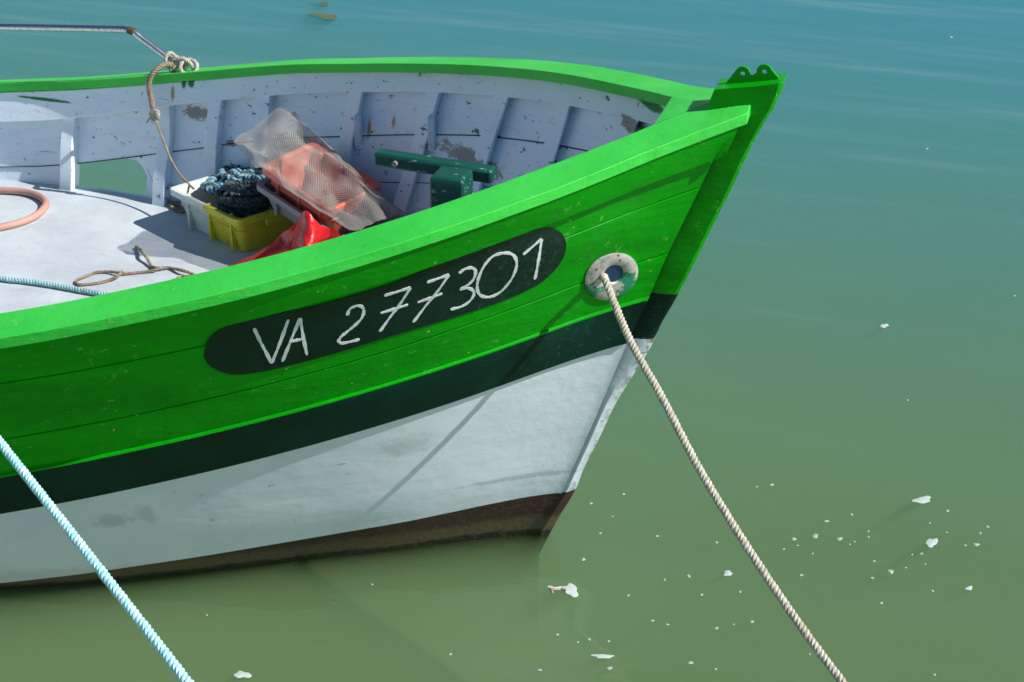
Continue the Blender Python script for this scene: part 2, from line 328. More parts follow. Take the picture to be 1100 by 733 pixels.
def catmull(P,n=12):
    P=np.array(P,float); P=np.vstack([2*P[0]-P[1],P,2*P[-1]-P[-2]]); out=[]
    for i in range(1,len(P)-2):
        for t in np.linspace(0,1,n,endpoint=False):
            a,b,c,d=P[i-1:i+3]; out.append(.5*((2*b)+(c-a)*t+(2*a-5*b+4*c-d)*t*t+(3*b-a-3*c+d)*t**3))
    out.append(P[-2]); return np.array(out)
def resample(P,step):
    P=np.array(P,float); s=np.r_[0,np.cumsum(np.linalg.norm(np.diff(P,axis=0),axis=1))]; n=max(2,int(s[-1]/step)+1); q=np.linspace(0,s[-1],n)
    return np.stack([np.interp(q,s,P[:,i]) for i in range(3)],1),q
def twisted(P,R,pitch,mb=None,strands=3,n=7,step=None,ph=0):
    """laid rope: helical strands round a path"""
    mb=mb or MB(); P,q=resample(P,step or pitch/9); T=np.gradient(P,axis=0); T/=np.linalg.norm(T,axis=1)[:,None]+1e-12
    u=np.cross(T[0],[0.1,0.2,1]); u/=np.linalg.norm(u); U=[];W=[]
    for i in range(len(P)):
        u=u-T[i]*(u@T[i]); u/=np.linalg.norm(u); U.append(u); W.append(np.cross(T[i],u))
    U=np.array(U);W=np.array(W)
    for k in range(strands):
        a=2*math.pi*(q/pitch+k/strands)+ph
        mb.tube(P+R*.52*(np.cos(a)[:,None]*U+np.sin(a)[:,None]*W),R*(.50+.03*np.sin(q*23+k*2)+.02*np.sin(q*71+k)),n,m=k%2)
    return mb
zdeck=lambda x:.60+.04*(x+2.9)
def deck(p,h=0):
    z=.65
    for i in range(20): P=at(p,2,z+h); z=zdeck(P[0])
    return P
def nrm(x,z,e=.02):
    n=np.array([-(float(Y(x+e,z))-float(Y(x-e,z)))/2/e,-1,-(float(Y(x,z+e))-float(Y(x,z-e)))/2/e]); return n/np.linalg.norm(n)
def onhull(p,off=.004):
    P=hull(p); return P+nrm(P[0],P[2])*off
# ------------------------------------------------------------------ water
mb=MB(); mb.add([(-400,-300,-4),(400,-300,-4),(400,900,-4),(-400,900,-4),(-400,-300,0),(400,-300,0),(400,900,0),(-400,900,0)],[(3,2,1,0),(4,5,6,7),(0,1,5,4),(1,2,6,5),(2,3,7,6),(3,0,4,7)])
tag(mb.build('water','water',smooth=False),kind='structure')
M['mud']=paint('harbour_mud',(.05,.05,.03),.9)
tag(MB().add([(-420,-320,-4.2),(420,-320,-4.2),(420,920,-4.2),(-420,920,-4.2)],[(0,1,2,3)]).build('seabed','mud',smooth=False),kind='structure')
# ------------------------------------------------------------------ the boat
boat=empty('fishing_boat',(-2.9,0,0),'bright green and white wooden fishing boat with a dark green stripe, moored by its bow','boat')
def zline(px,slope_ref=True):
    """pixel polyline on the near hull -> z(x) for the whole length"""
    H=sorted([tuple(hull(p)[[0,2]]) for p in px]); xs=[h[0] for h in H]; zs=[h[1] for h in H]
    co=np.polyfit(xs,zs,2 if len(xs)>5 else 1); x0=xs[0]; z0=np.polyval(co,x0); r=z0/float(sheer_z(x0))
    return lambda x:np.where(np.asarray(x)<x0,sheer_z(x)*r+0*np.asarray(x),np.polyval(co,x))
L_waleT=zline([(0,510),(120,488),(280,450),(344,433),(419,411),(480,393),(530,374),(600,352),(660,331),(695,319)])
L_waleB=zline([(0,550),(60,540),(140,524),(218,506.6),(280,492),(350,471),(419,450.6),(500,428),(598,391),(640,377)])
_b=zline([(0,626.6),(100,615),(218,598),(350,575),(418,563),(500,548),(560,536),(600,529)])
L_boot=lambda x:np.maximum(_b(x),.03)
L_seamB=zline([(6,471),(100,457),(200,434),(280,415),(400,380),(520,344),(598,315),(626,306),(686,283),(716,271)])
L_seamA=lambda x:np.asarray(sheer_z(x))-.20-.02*np.asarray(x)
L_mid=lambda x:.5*(np.asarray(L_waleB(x))+np.asarray(L_boot(x)))
def xend(L):
    x=.3
    for i in range(60): x=.6*x+.4*float(rab_x(min(float(L(x)),1.84)))
    return x
TT=np.r_[np.linspace(0,1,150)]; X_AFT=-6.55
def colx(L): e=xend(L); return e+(X_AFT-e)*TT**1.35
def hull_line(L,side,off=0.):
    x=colx(L); z=np.asarray(L(x)); y=Y(x,z)
    return np.stack([x,side*(y+off),z],1)
def shell(side,holes=None):
    mb=MB(); zero=lambda x:0*np.asarray(x)
    under=lambda x:0*np.asarray(x)-.65
    seq=[(under,0,'o'),(zero,0,3),(L_boot,0,3),(L_mid,0,2),(L_waleB,0,2),(L_waleT,0,2)]
    g=.004
    for L in (L_seamB,L_seamA):
        seq+=[(lambda x,L=L:np.asarray(L(x))-g,0,0),(lambda x,L=L:np.asarray(L(x)),-.007,0),(lambda x,L=L:np.asarray(L(x))+g,0,0)]
    seq+=[(sheer_z,0,0)]
    out=[]
    for i,(L,off,mi) in enumerate(seq):
        out.append((hull_line(L,side,off),mi))
    # subdivide strips
    for i in range(len(out)-1):
        A,B=out[i][0],out[i+1][0]; mi=out[i+1][1]; k=6 if np.abs(A[:,2]-B[:,2]).mean()>.05 else 1; rows=[]
        for j in range(k+1):
            t=j/k; P=A*(1-t)+B*t
            if 0<j<k: P[:,1]=side*Y(P[:,0],P[:,2])
            rows.append(P)
        mb.grid(rows,mi)
    return mb
# near (starboard) planking
mb=shell(-1)
mb.build('hull_planking',['green','dark','white','boot'],boat,angle=25)
# far (port) planking, with the broken-out freeing port
HX0,HX1=-2.835,-2.425
xs=np.unique(np.r_[np.linspace(X_AFT,-2.9,26),HX0,np.linspace(HX0,HX1,13),HX1,np.linspace(-2.38,.6,90)]); xs=xs[np.r_[True,np.diff(xs)>1e-4]]
def hole_top(x):
    u=(x-HX0)/(HX1-HX0); return zdeck(x)+.165+.022*math.exp(-((u-.45)/.22)**2)+.004*math.sin(u*23)-(.06*max(0,(u-.86)/.14) )
SEAM1=lambda x:float(cap_z(x))-.28-.06*min(1,max(0,-x-.6)/1.5)-.06*min(1,max(0,-x-2)/1)
def rows_far(x,inner):
    zs=float(sheer_z(x)); top=hole_top(min(max(x,HX0),HX1)) if HX0-.001<=x<=HX1+.001 else zdeck(x)+.17
    top=min(top,zs-.5) if x>HX1 else top
    lo=[-.65,0.,.15,.30,min(.45,zdeck(x)-.06),zdeck(x)-.004]; 
    s=SEAM1(x); s2=max(s-.19,top+.03); mid=[top,top+.5*(s2-top),s2-.002,s2+.002]
    return lo+mid+[s-.0025,s,s+.0025]+[s+(zs-s)*t for t in(.35,.7,1.)]
def far_surface(inner):
    mb=MB(); cols=[]
    for x in xs:
        r=rows_far(x,inner); xr=[min(x,float(rab_x(min(max(z,0),1.8)))-(.0 if not inner else .03)) for z in r]
        off=[(-.03-(.007 if k==11 else 0)) if inner else 0 for k in range(len(r))]
        cols.append([(xx,max(float(Y(xx,z))+o,.01),z) for xx,z,o in zip(xr,r,off)])
    k0=4 if inner else 0
    for i in range(len(cols)-1):
        for j in range(k0,len(cols[0])-1):
            xm=.5*(xs[i]+xs[i+1])
            if j==5 and HX0<xm<HX1: continue
            q=[cols[i][j],cols[i+1][j],cols[i+1][j+1],cols[i][j+1]]
            if inner: m=4 if j in(10,11) or (j==8 and not HX0<xm<HX1) else 0
            else:
                zc=sum(p[2] for p in q)/4; m=3 if zc<float(L_boot(xm)) else 2 if zc<float(L_waleT(xm)) else 1
            mb.add(q,[(0,1,2,3)],m)
    return mb,cols
mo,co=far_surface(False); mi_,ci=far_surface(True)
o_=len(mo.v); mo.v+=mi_.v; mo.f+=[tuple(i+o_ for i in q) for q in mi_.f]; mo.m+=mi_.m
ih=[i for i,x in enumerate(xs) if HX0-1e-6<=x<=HX1+1e-6]
for a,b in zip(ih[:-1],ih[1:]):
    mo.add([co[a][6],co[b][6],ci[b][6],ci[a][6]],[(0,1,2,3)],0); mo.add([co[a][5],co[b][5],ci[b][5],ci[a][5]],[(0,1,2,3)],0)
for a in(ih[0],ih[-1]): mo.add([co[a][5],co[a][6],ci[a][6],ci[a][5]],[(0,1,2,3)],0)
mo.build('hull_planking',['inner','green','white','boot','groove'],boat,angle=25,label='white painted far side planking with a broken out freeing port')
# inside face of the near bulwark
rows=[]
for t in np.linspace(0,1,9):
    x=np.linspace(X_AFT,.45,80); z0=np.array([zdeck(v)-.03 for v in x]); z=z0+(sheer_z(x)-z0)*t; xc=np.minimum(x,rab_x(np.minimum(z,1.8))-.03); rows.append(np.stack([xc,-np.maximum(Y(xc,z)-.03,.01),z],1))
MB().grid(rows).build('bulwark_lining','inner',boat)
# dark wale strake standing proud of the planking
for side in(-1,1):
    mb=MB(); P=.016
    a=hull_line(L_waleB,side,.001); b=hull_line(L_waleB,side,P); c=hull_line(lambda x:np.asarray(L_waleT(x))-.006,side,P); d=hull_line(L_waleT,side,P-.004); e=hull_line(lambda x:np.asarray(L_waleT(x))+.006,side,.001)
    mid1=hull_line(lambda x:L_waleB(x)*.5+L_waleT(x)*.5,side,P)
    mb.grid([a,b,mid1,c],0); mb.grid([c,d,e],1)
    mb.grid([[p] for p in ()]) if 0 else None
    mb.build('wale',['dark','green'],boat,angle=30)
# sheer strake (rubbing strake) under the gunwale cap
for side in(-1,1):
    x0_=np.r_[np.linspace(X_AFT,-1,40)[:-1],np.linspace(-1,.69,60)]; rows=[]
    for dz,of in((-.110,.001),(-.104,.030),(-.06,.034),(0,.036)):
        x=np.where(x0_>-.5,-.5+(x0_+.5)*(1.19+dz*.40)/1.19,x0_); z=cap_z(x)-CAP_T+dz
        yy=np.where(x<xend(sheer_z)-.02,np.maximum(Y(x,z),.05),.06); 
        if dz==0: yy=sheer_b(x)
        else: yy=np.maximum(Y(x,z),sheer_b(x)-.03)*0+Y(x,z)
        rows.append(np.stack([x,side*(yy+of),z],1))
    MB().grid(rows).build('sheer_strake','green',boat,angle=30)
# gunwale cap
def cap_w(x): return np.interp(x,[-3,-1.5,-.6,.1,.7],[.15,.165,.19,.23,.235])
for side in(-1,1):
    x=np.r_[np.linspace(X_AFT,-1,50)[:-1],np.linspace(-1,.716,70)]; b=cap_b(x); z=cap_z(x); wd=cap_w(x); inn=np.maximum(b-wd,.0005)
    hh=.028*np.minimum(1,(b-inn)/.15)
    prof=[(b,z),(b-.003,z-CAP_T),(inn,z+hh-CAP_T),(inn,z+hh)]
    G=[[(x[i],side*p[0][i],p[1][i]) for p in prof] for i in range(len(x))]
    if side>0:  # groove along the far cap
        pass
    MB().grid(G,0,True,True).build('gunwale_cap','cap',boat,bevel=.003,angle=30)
# breasthook filling the bow between the caps
xx=np.linspace(.345,.60,16); G=[]
for x in xx:
    w_=max(float(cap_b(x)-cap_w(x))+.003,.004); z=float(cap_z(x))+.0285
    G.append([(x+ (0.07*(1-(t/1)**2)*0 if 0 else 0),w_*t,z) for t in np.linspace(-1,1,9)])
# curved aft edge
for k,t in enumerate(np.linspace(-1,1,9)):
    x=.372-.03*0+ .035*(1-t*t)*1 +.0*t; G[0][k]=(x-.0,G[0][k][1],G[0][k][2])
    if G[1][k][0]<x+.005: G[1][k]=(x+.008,G[1][k][1],G[1][k][2])
    if G[2][k][0]<x+.01: G[2][k]=(x+.016,G[2][k][1],G[2][k][2])
bh=MB(); bh.grid(G); bh.grid([[(p[0],p[1],p[2]-.06) for p in G[0]],G[0]]); bh.build('breasthook','cap',boat,angle=50)
# stem
lev=[]; 
for z in np.r_[-.4,-.2,np.arange(0,1.80,.05)]: lev.append((float(rab_x(z))-.02,z,float(stem_x(z)),z,np.interp(z,[0,.6,1.2],[.034,.048,.060]),np.interp(z,[0,.6,1.2],[.012,.032,.052])))
for f in np.linspace(0,1,5):
    zr=1.82+(1.964-1.82)*f; zf=1.80+(2.008-1.80)*f; lev.append((.538+.048*f,zr,float(stem_x(min(zf,2.0))),zf,.060,.054))
mb=MB(); G=[];mats=[]
for (xr,zr,xf,zf,hr,hf) in lev: G.append([(xr,-hr,zr),(xr+(xf-xr)*.55,-hr,zr+(zf-zr)*.55),(xf-.012,-hf,zf),(xf,-hf+.012,zf),(xf,hf-.012,zf),(xf-.012,hf,zf),(xr+(xf-xr)*.55,hr,zr+(zf-zr)*.55),(xr,hr,zr)])
zb=[]
zw=float(L_boot(.09)); 
levels=[zw,.955,1.155]
# insert colour break levels
def interp_level(z):
    for i in range(len(lev)-1):
        if lev[i][1]<=z<lev[i+1][1]:
            t=(z-lev[i][1])/(lev[i+1][1]-lev[i][1]); return i,[[tuple(np.array(p)*(1-t)+np.array(q)*t) for p,q in zip(G[i],G[i+1])]]
ins=[interp_level(z) for z in levels]
for (i,g) in sorted(ins,key=lambda a:-a[0]): G.insert(i+1,g[0])
for i in range(len(G)-1):
    zc=.5*(G[i][0][2]+G[i+1][0][2]); m=3 if zc<levels[0] else 2 if zc<levels[1] else 1 if zc<levels[2] else 0
    mb.grid([G[i],G[i+1]],m,True)
mb.add(G[-1],[tuple(range(8))],0)
stem=mb.build('stem',['green','dark','white','boot'],boat,angle=35,bevel=.004)
# towing ears plate on the stem head
zt=lambda x:1.967+(x-.588)*.19
poly=[(.616,zt(.616)-.004)]
def arc(cx,cz,r,a0,a1,n=9): return [(cx+r*math.cos(math.radians(a)),cz+r*math.sin(math.radians(a))) for a in np.linspace(a0,a1,n)]
e1=(.673,2.012); e2=(.748,2.026)
poly+=[(.622,1.982)]+arc(*e1,.026,150,-10)+[(.708,2.008)]+arc(*e2,.027,190,20)+[(.797,2.012),(.800,zt(.80)-.004)]
def plate_holes(name,poly,holes,y0,y1,mat,parent):
    bm=bmesh.new()
    def ring(pts): vs=[bm.verts.new((p[0],0,p[1])) for p in pts]; return [bm.edges.new((vs[i],vs[(i+1)%len(vs)])) for i in range(len(vs))]
    es=ring(poly)
    for h in holes: es+=ring(arc(*h,0,345,24))
    bmesh.ops.triangle_fill(bm,edges=es,use_beauty=True)
    for f in list(bm.faces):
        c=f.calc_center_median()
        if any((c.x-h[0])**2+(c.z-h[1])**2<(h[2]*.9)**2 for h in holes): bm.faces.remove(f)
    r=bmesh.ops.extrude_face_region(bm,geom=bm.faces[:]); vs=[g for g in r['geom'] if isinstance(g,bmesh.types.BMVert)]
    for v in bm.verts: v.co.y=y0
    for v in vs: v.co.y=y1
    V=[tuple(v.co) for v in bm.verts]; bm.verts.index_update(); F=[[v.index for v in f.verts] for f in bm.faces]; bm.free()
    return obj(name,V,F,mat,parent,smooth=False)
plate_holes('eye_plate',poly,[(e1[0],e1[1],.0085),(e2[0],e2[1],.0085)],-.008,.004,'green',stem)
# inwale clamp and frames
FR=[-6.0,-5.45,-4.9,-4.4,-3.9,-3.42,-2.90,-2.355,-2.075,-1.80,-1.30,-.88,-.52,-.19,.155]
for side in(1,-1):
    x=np.linspace(X_AFT+.1,.50,110); zb_=cap_z(x)-np.interp(x,[-3,-2.2,-1,0],[.165,.125,.105,.118]); zt_=cap_z(x)-CAP_T+.02
    yo=Y(x,zb_)-.09; yo2=Y(x,zt_)-.09
    G=[[(x[i],side*max(yo[i],.01),zb_[i]),(x[i],side*max(yo2[i],.01),zt_[i]),(x[i],side*max(yo2[i]+.03,.02),zt_[i]),(x[i],side*max(yo[i]+.03,.02),zb_[i])] for i in range(len(x))]
    MB().grid(G,0,True,True).build('inwale','inner',boat,bevel=.004,angle=30)
    for fi,fx in enumerate(FR):
        wd=.072; lean=np.interp(fx,[-2.5,-1.5,-.9,.2],[.0,.04,.22,.25]); G=[]
        z1=float(cap_z(fx))-.085; z0=zdeck(fx)-.02
        for t in np.linspace(0,1,14):
            z=z0+(z1-z0)*t; x0=fx-(z1-z)*lean; jag=.004*math.sin(fi*3+t*9)
            dd=.062+(.012*math.sin(t*6+fi) if fi in(7,6) else 0); yA=float(Y(x0,z))-.025; yB=float(Y(x0+wd,z))-.025
            n0=.35
            G.append([(x0+jag,side*(yA-dd),z),(x0+wd+jag,side*(yB-dd),z),(x0+wd,side*yB,z),(x0,side*yA,z)])
        if min(p[1]*side for r in G for p in r)<.0: continue
        f=MB().grid(G,0,True,True).build('frame','inner',boat,bevel=.006,angle=30)
        if side>0 and fi in(10,11):
            z=z1-.17; xx_=fx+wd-(z1-z)*lean; yy_=float(Y(xx_,z))-.05
            MB().add([(xx_,yy_-.05,z-.08),(xx_+.028,yy_-.03,z-.09),(xx_+.02,yy_-.035,z+.06),(xx_,yy_-.05,z+.075),(xx_,yy_+.0,z-.08),(xx_+.028,yy_+.0,z-.09),(xx_+.02,yy_+.0,z+.06),(xx_,yy_+.0,z+.075)],[(0,1,2,3),(7,6,5,4),(0,4,5,1),(1,5,6,2),(2,6,7,3),(3,7,4,0)]).build('wedge','inner',f,bevel=.003)
# deck
x=np.linspace(X_AFT+.2,.2,60); G=[]
for v in x:
    w_=max(float(Y(v,zdeck(v)))-.028,.02); G.append([(v,w_*t,zdeck(v)) for t in np.linspace(-1,1,13)])
MB().grid(G).build('deck','deck',boat)
# registration panel and lettering
up=[(219,381),(220.5,372),(224,364),(231,357),(238,353),(250,348),(270,342),(320,332),(360,322),(419,304),(470,284),(530,261),(560,250.5),(574,247),(584,245),(592,244.5),(599,247),(604,251.5),(607,257),(608,263)]
lo=[(219,381),(220.5,386),(224,391),(230,395.5),(238,399),(247,401.5),(257,402),(270,400.5),(295,396),(353,381),(429,358),(486,341),(544,321),(574,307),(586,299),(596,289),(602,281),(606,273),(608,263)]
U=catmull(np.c_[np.array(up),np.zeros(len(up))],6)[:,:2]; L=catmull(np.c_[np.array(lo),np.zeros(len(lo))],6)[:,:2]
px=np.r_[219.02,219.6,221,223,226,230,235,240,np.linspace(246,592,60),595,599,602,604.5,606.5,607.6,607.95]; G=[]
for p in px:
    a=np.interp(p,U[:,0],U[:,1]); b=np.interp(p,L[:,0],L[:,1]); G.append([onhull((p,a+(b-a)*t),.004) for t in np.linspace(0,1,7)])
def panel_mat():
    n=N('dark_green_panel_paint'); x=n.xyz(); bow=n.ramp(x[0],2.55,3.05)
    col=n.mix(n.ramp(n.noise(5,5),.3,.7),(.001,.012,.008),(.002,.022,.015)); sc=n.math('MULTIPLY',n.ramp(n.noise(60,8,.8),.5,.66),bow); col=n.mix(n.math('MULTIPLY',sc,.3),col,(.12,.22,.20))
    return n.fin(col,.3,n.bump(n.noise(80,6,.7),.3,.003),Specular_IOR_Level=.4)
panel=MB().grid(G).build('registration_panel',panel_mat(),boat,angle=50)
Z=lambda x,y:(200+x/2.619,230+y/2.619)
strokes=[('letter',[[(190,318),(214,368),(240,417)],[(240,417),(262,362),(287,293)]]),
('letter',[[(270,412),(294,352),(320,289)],[(320,289),(328,340),(339,394)],[(289,357),(312,352),(331,347)]]),
('digit',[[(452,282),(458,266),(472,257),(488,256),(498,266),(495,285),(478,306),(452,328),(434,343),(428,354),(436,361),(456,358),(487,350)]]),
('digit',[[(556,227),(590,217),(630,204)],[(630,204),(600,250),(570,290),(543,328)],[(546,276),(585,264),(623,252)]]),
('digit',[[(676,190),(705,180),(738,168)],[(738,168),(705,215),(670,258),(637,302)],[(650,246),(684,234),(719,221)]]),
('digit',[[(766,164),(782,153),(800,149),(812,157),(808,178),(792,196),(772,208),(792,206),(806,214),(806,228),(792,246),(770,259),(742,266)]]),
('digit',[[(886,108),(862,116),(840,138),(824,168),(817,197),(820,218),(832,229),(852,231),(878,220),(902,196),(920,168),(928,138),(922,117),(906,108),(886,108),(872,112)]]),
('digit',[[(946,112),(972,90),(998,67)],[(998,67),(992,110),(986,145),(979,181)]])]
for kind,ss in strokes:
    mb=MB()
    for si,st in enumerate(ss):
        q=np.array([Z(*p) for p in st]); q=catmull(np.c_[q,np.zeros(len(q))],8)[:,:2] if len(q)>3 else np.array([q[0]+(q[-1]-q[0])*t for t in np.linspace(0,1,12)]) if len(q)<3 else catmull(np.c_[q,np.zeros(len(q))],8)[:,:2]
        W=[onhull(p,.0058+.0003*si) for p in q]; W=np.array(W); T=np.gradient(W,axis=0); G=[]
        for i,(w_,t_) in enumerate(zip(W,T)):
            n_=nrm(w_[0],w_[2]); s_=np.cross(t_,n_); s_/=np.linalg.norm(s_); e=min(i,len(W)-1-i); h=(.0054+.0011*math.sin(i*.55+si*2)+.0007*math.sin(i*1.7+si))*(.6 if e==0 else 1)
            G.append([w_-s_*h-n_*.004,w_-s_*h,w_+s_*h,w_+s_*h-n_*.004])
        mb.grid(G)
    mb.build('painted_'+kind,'letters',panel,smooth=False)
# hawse hole flange
hc=hull((658,297)); hn=nrm(hc[0],hc[2])
def tang(p,off):
    c=hc+hn*off; r=ray(p); return CAM+r*(((c-CAM)@hn)/(r@hn))
def ell(cx,cy,a,b,ang,n=40):
    an=math.radians(ang); return [(cx+a*math.cos(t)*math.cos(an)-b*math.sin(t)*math.sin(an),cy+a*math.cos(t)*math.sin(an)+b*math.sin(t)*math.cos(an)) for t in np.linspace(0,2*math.pi,n,endpoint=False)]
e0=[tang(p,-.01) for p in ell(657,298,30,23.5,-30)]; e1_=[tang(p,.011) for p in ell(657,297,30,23.5,-30)]; e2_=[tang(p,.016) for p in ell(657,297,26.5,20.5,-30)]
i1=[tang(p,.015) for p in ell(659,294,13.5,11,-30)]; i2=[tang(p,.0085) for p in ell(659,294,11,8.6,-30)]; i3=[p-hn*.05 for p in i2]
fl=MB().grid([e0,e1_,e2_,i1,i2],0,True).build('hawse_flange','flange',boat,angle=50)
mb=MB(); mb.grid([i2,[p-hn*.008 for p in i2]],0,True); mb.add([p-hn*.001 for p in i2],[tuple(range(40))]); mb.build('pipe_lining','pipe_in',fl)
for k in range(5):
    c=tang(ell(657,297,21.5,16.5,-30,64)[(5,17,31,43,57)[k]],.015)
    mb=MB(); u_=np.cross(hn,[0,0,1]);u_/=np.linalg.norm(u_);v_=np.cross(hn,u_)
    mb.grid([[c+hn*h+(u_*math.cos(t)+v_*math.sin(t))*r for t in np.linspace(0,2*math.pi,10,endpoint=False)] for r,h in((.005,0),(.004,.002),(.001,.003))],0,True); mb.build('bolt','rust',fl)
# samson post with its cross bar
mb=MB(); px0,px1=-.468,-.335; h=.066; prof=[]
for z,k in((zdeck(-.4),1),(1.44,1),(1.495,1.0),(1.512,.95),(1.518,.86)):
    prof.append([((px0+px1)/2+sx*(px1-px0)/2*k,sy*h*k,z) for sx,sy in((-1,-1),(1,-1),(1,1),(-1,1))])
post=mb.grid(prof,0,True,True).build('samson_post','post',boat,bevel=.008)
bl=at((404,168.5),1,.105); br=at((531,188),1,.105); ax=(br-bl); Lb=np.linalg.norm(ax); ax/=Lb; vy=np.cross([0,0,1.],ax);vy/=np.linalg.norm(vy); vz=np.cross(ax,vy)
R=np.stack([ax,vy,vz],1)
bar=MB().box((bl+br)/2,(Lb/2,.035,.028),R).build('cross_bar','post',post,bevel=.012)
b0=bl+ax*.09-vy*.036; MB().tube([b0+vy*.01,b0-vy*.012],.011,10).build('bolt','flange',bar)
# stainless hand rail on the far gunwale
def rz(p): return at(p,1,1.53)
pts=[rz((-330,24)),rz((-60,28)),rz((60,30)),rz((132,31.5)),rz((142,33.5)),rz((150,40)),rz((170,55)),rz((192,72))]
pth=np.vstack([np.array(pts[:4]),catmull(pts[3:6],5)[1:],np.array(pts[6:])]); pth=np.vstack([pth[:1]+[0,0,-.45],pth])
rail=MB().tube(resample(pth,.02)[0],.0165,14).build('hand_rail','steel',boat)
MB().tube([rz((137.5,32)),rz((144,34.5))],.0185,14).build('elbow_collar','rust',rail)
# ------------------------------------------------------------------ mooring lines
D0=float((hull((649,298))-CAM)@FW)
pp=[(655,293,1.008),(649,297,.998),(651.5,304,.985),(662,331,.98),(680,372,.965),(710.5,426,.945),(757,514,.92),(829,628,.88),(905,733,.84),(985,828,.80),(1080,925,.76)]
P=catmull([CAM+ray((a,b))*D0*k for a,b,k in pp],20)
o=twisted(P,.0145,.052); o=o.build('mooring_rope','cream',loc=(1.2,-1.5,0)); tag(o,'cream three-strand mooring rope running from the round bow fairlead down to the lower right','rope')
pp=[(-140,300,6.5),(-60,397,6.25),(0,477,6.0),(40,526,5.85),(86,587,5.67),(128,634,5.52),(163,687,5.38),(203,733,5.25),(262,812,5.0),(330,900,4.75)]
pv=np.array(pp); pf=np.polyfit(pv[:,1],pv[:,0],2); pk=np.polyfit(pv[:,1],pv[:,2],2); 
xs_=np.linspace(-3,-1.2,400); q_=proj(np.stack([xs_,-cap_b(xs_)-.012,cap_z(xs_)+.016],1)); ic=int(np.argmin(abs(np.polyval(pf,q_[:,1])-q_[:,0]))); vc=float(q_[ic,1])
Pc=np.array([xs_[ic],-float(cap_b(xs_[ic]))-.012,float(cap_z(xs_[ic]))+.016]); Dc=float((Pc-CAM)@FW); vv=np.linspace(vc,900,60)
P=np.array([CAM+ray((np.polyval(pf,v),v))/(1/Dc+(1/4.6-1/Dc)*(v-vc)/(900-vc)) for v in vv])
P=np.vstack([catmull([Pc+[-.34,.40,-.62],Pc+[-.33,.39,-.30],Pc+[-.30,.35,-.06],Pc+[-.25,.27,.022],Pc+[-.12,.13,.020],Pc],8)[:-1],P])
o=twisted(P,.0150,.054).build('mooring_rope','cyan',loc=(-1.6,-2.5,0)); tag(o,'bright pale cyan mooring rope crossing in front of the white hull at lower left','rope')
pp=[(-120,276),(-60,287),(0,299),(30,302.5),(60,307),(90,312.5),(122,318),(150,322),(178,324)]
P=catmull([deck(p,.014) for p in pp],14)
o=twisted(P,.0125,.045).build('rope','cyan2',loc=tuple(deck((60,308)))); tag(o,'faded turquoise rope lying straight across the grey deck at far left','rope')
# ------------------------------------------------------------------ knot and hanging cord on the far gunwale
root=empty('tie_rope',tuple(rz((190,68))),'old tan rope knotted round the hand rail foot on the far gunwale','rope')
def capP(p,y,h=0): return at(p,1,y)
mb=MB(); c=rz((186,66))
for k,(cx,cy,a,b,an) in enumerate([(188,67,11,6,20),(192,70,10,7,-25),(198,73,11,8,50),(184,66,9,6,75),(203,72,8,9,80)]):
    q=[CAM+ray(p)*(np.linalg.norm(rz((190,68))-CAM)/np.linalg.norm(ray((190,68)))-.02*math.sin(i*.5+k*1.7)-.01*k) for i,p in enumerate(ell(cx,cy,a,b,an,14))]; q.append(q[0]); twisted(catmull(q,5),.0095,.032,mb,n=5)
mb.build('knot','cream',root)
tail=[(186,70,1.50),(176,70,1.46),(167,76,1.42),(161,84,1.40),(160,94,1.395),(162,105,1.39),(164,115,1.385),(167,124,1.38)]
twisted(catmull([at((a,b),1,y) for a,b,y in tail],10),.0135,.042,n=6).build('rope_tail','tan',root)
mb=MB()
for k in range(3): q=[at(p,1,1.375-.01*math.sin(i)) for i,p in enumerate(ell(166,122+k*2.2,5,3.2,20*k,10))]; q.append(q[0]); mb.tube(catmull(q,4),.0055,6)
for k in range(9):
    a=random.uniform(-1,1); s=at((166+a*2,125),1,1.37); mb.tube([s,s+np.array([a*.02,-.005,-.01]),s+np.array([a*.035,-.01,-.03-.01*random.random()])],.0022,5)
mb.build('frayed_knot','cream',root)
MB().tube(catmull([at((a,b),1,y) for a,b,y in[(167,126,1.375),(170,137,1.36),(176,152,1.34),(183,170,1.30),(192,186,1.24),(201,196,1.18),(208,203,1.14)]],8),.0055,8).build('thin_cord','tan',root)
# ------------------------------------------------------------------ loose cords on the deck
def cord(px,r,mat,label,h=None,name='cord'):
    P=catmull([deck(p,(h[i] if h else r)) for i,p in enumerate(px)],10)
    o=twisted(P,r,r*5,n=5,step=r*1.2).build(name,mat,loc=tuple(deck(px[len(px)//2]))); return tag(o,label,'cord')
k=.007
cord([(146,265),(150,268),(155,273),(159,279),(163,286),(169.5,288),(182,288),(197,291),(209,295.5),(214,299),(206,300),(196,297),(191,300),(200,303),(187,301),(181,305),(178,308),(172,312)],.0085,'tan','brown knotted cord snaking on the grey deck in front of the yellow crate',[.01,.015,.03,.02,.01,.018,.008,.02,.01,.02,.03,.012,.02,.01,.02,.01,.008,.008])
cord([(168,290),(158,292),(147,293),(137,294),(128,293),(116,292),(103,293),(92,297),(83,301),(82,304),(86,306),(94,305.5),(106,304),(117,301),(127,296),(131,292)],.0075,'tan','thin tan cord lying in a long loop on the deck nearest the gunwale',[.015,.008,.008,.008,.016,.01,.008,.008,.008,.008,.008,.008,.008,.01,.022,.008])
cord([(168,211),(174,213),(183,217),(192,221),(198,227),(190,226),(183,220),(190,218),(199,222),(206,228)],.010,'tan','short tan cord end lying between the far bulwark and the white end of the crate')
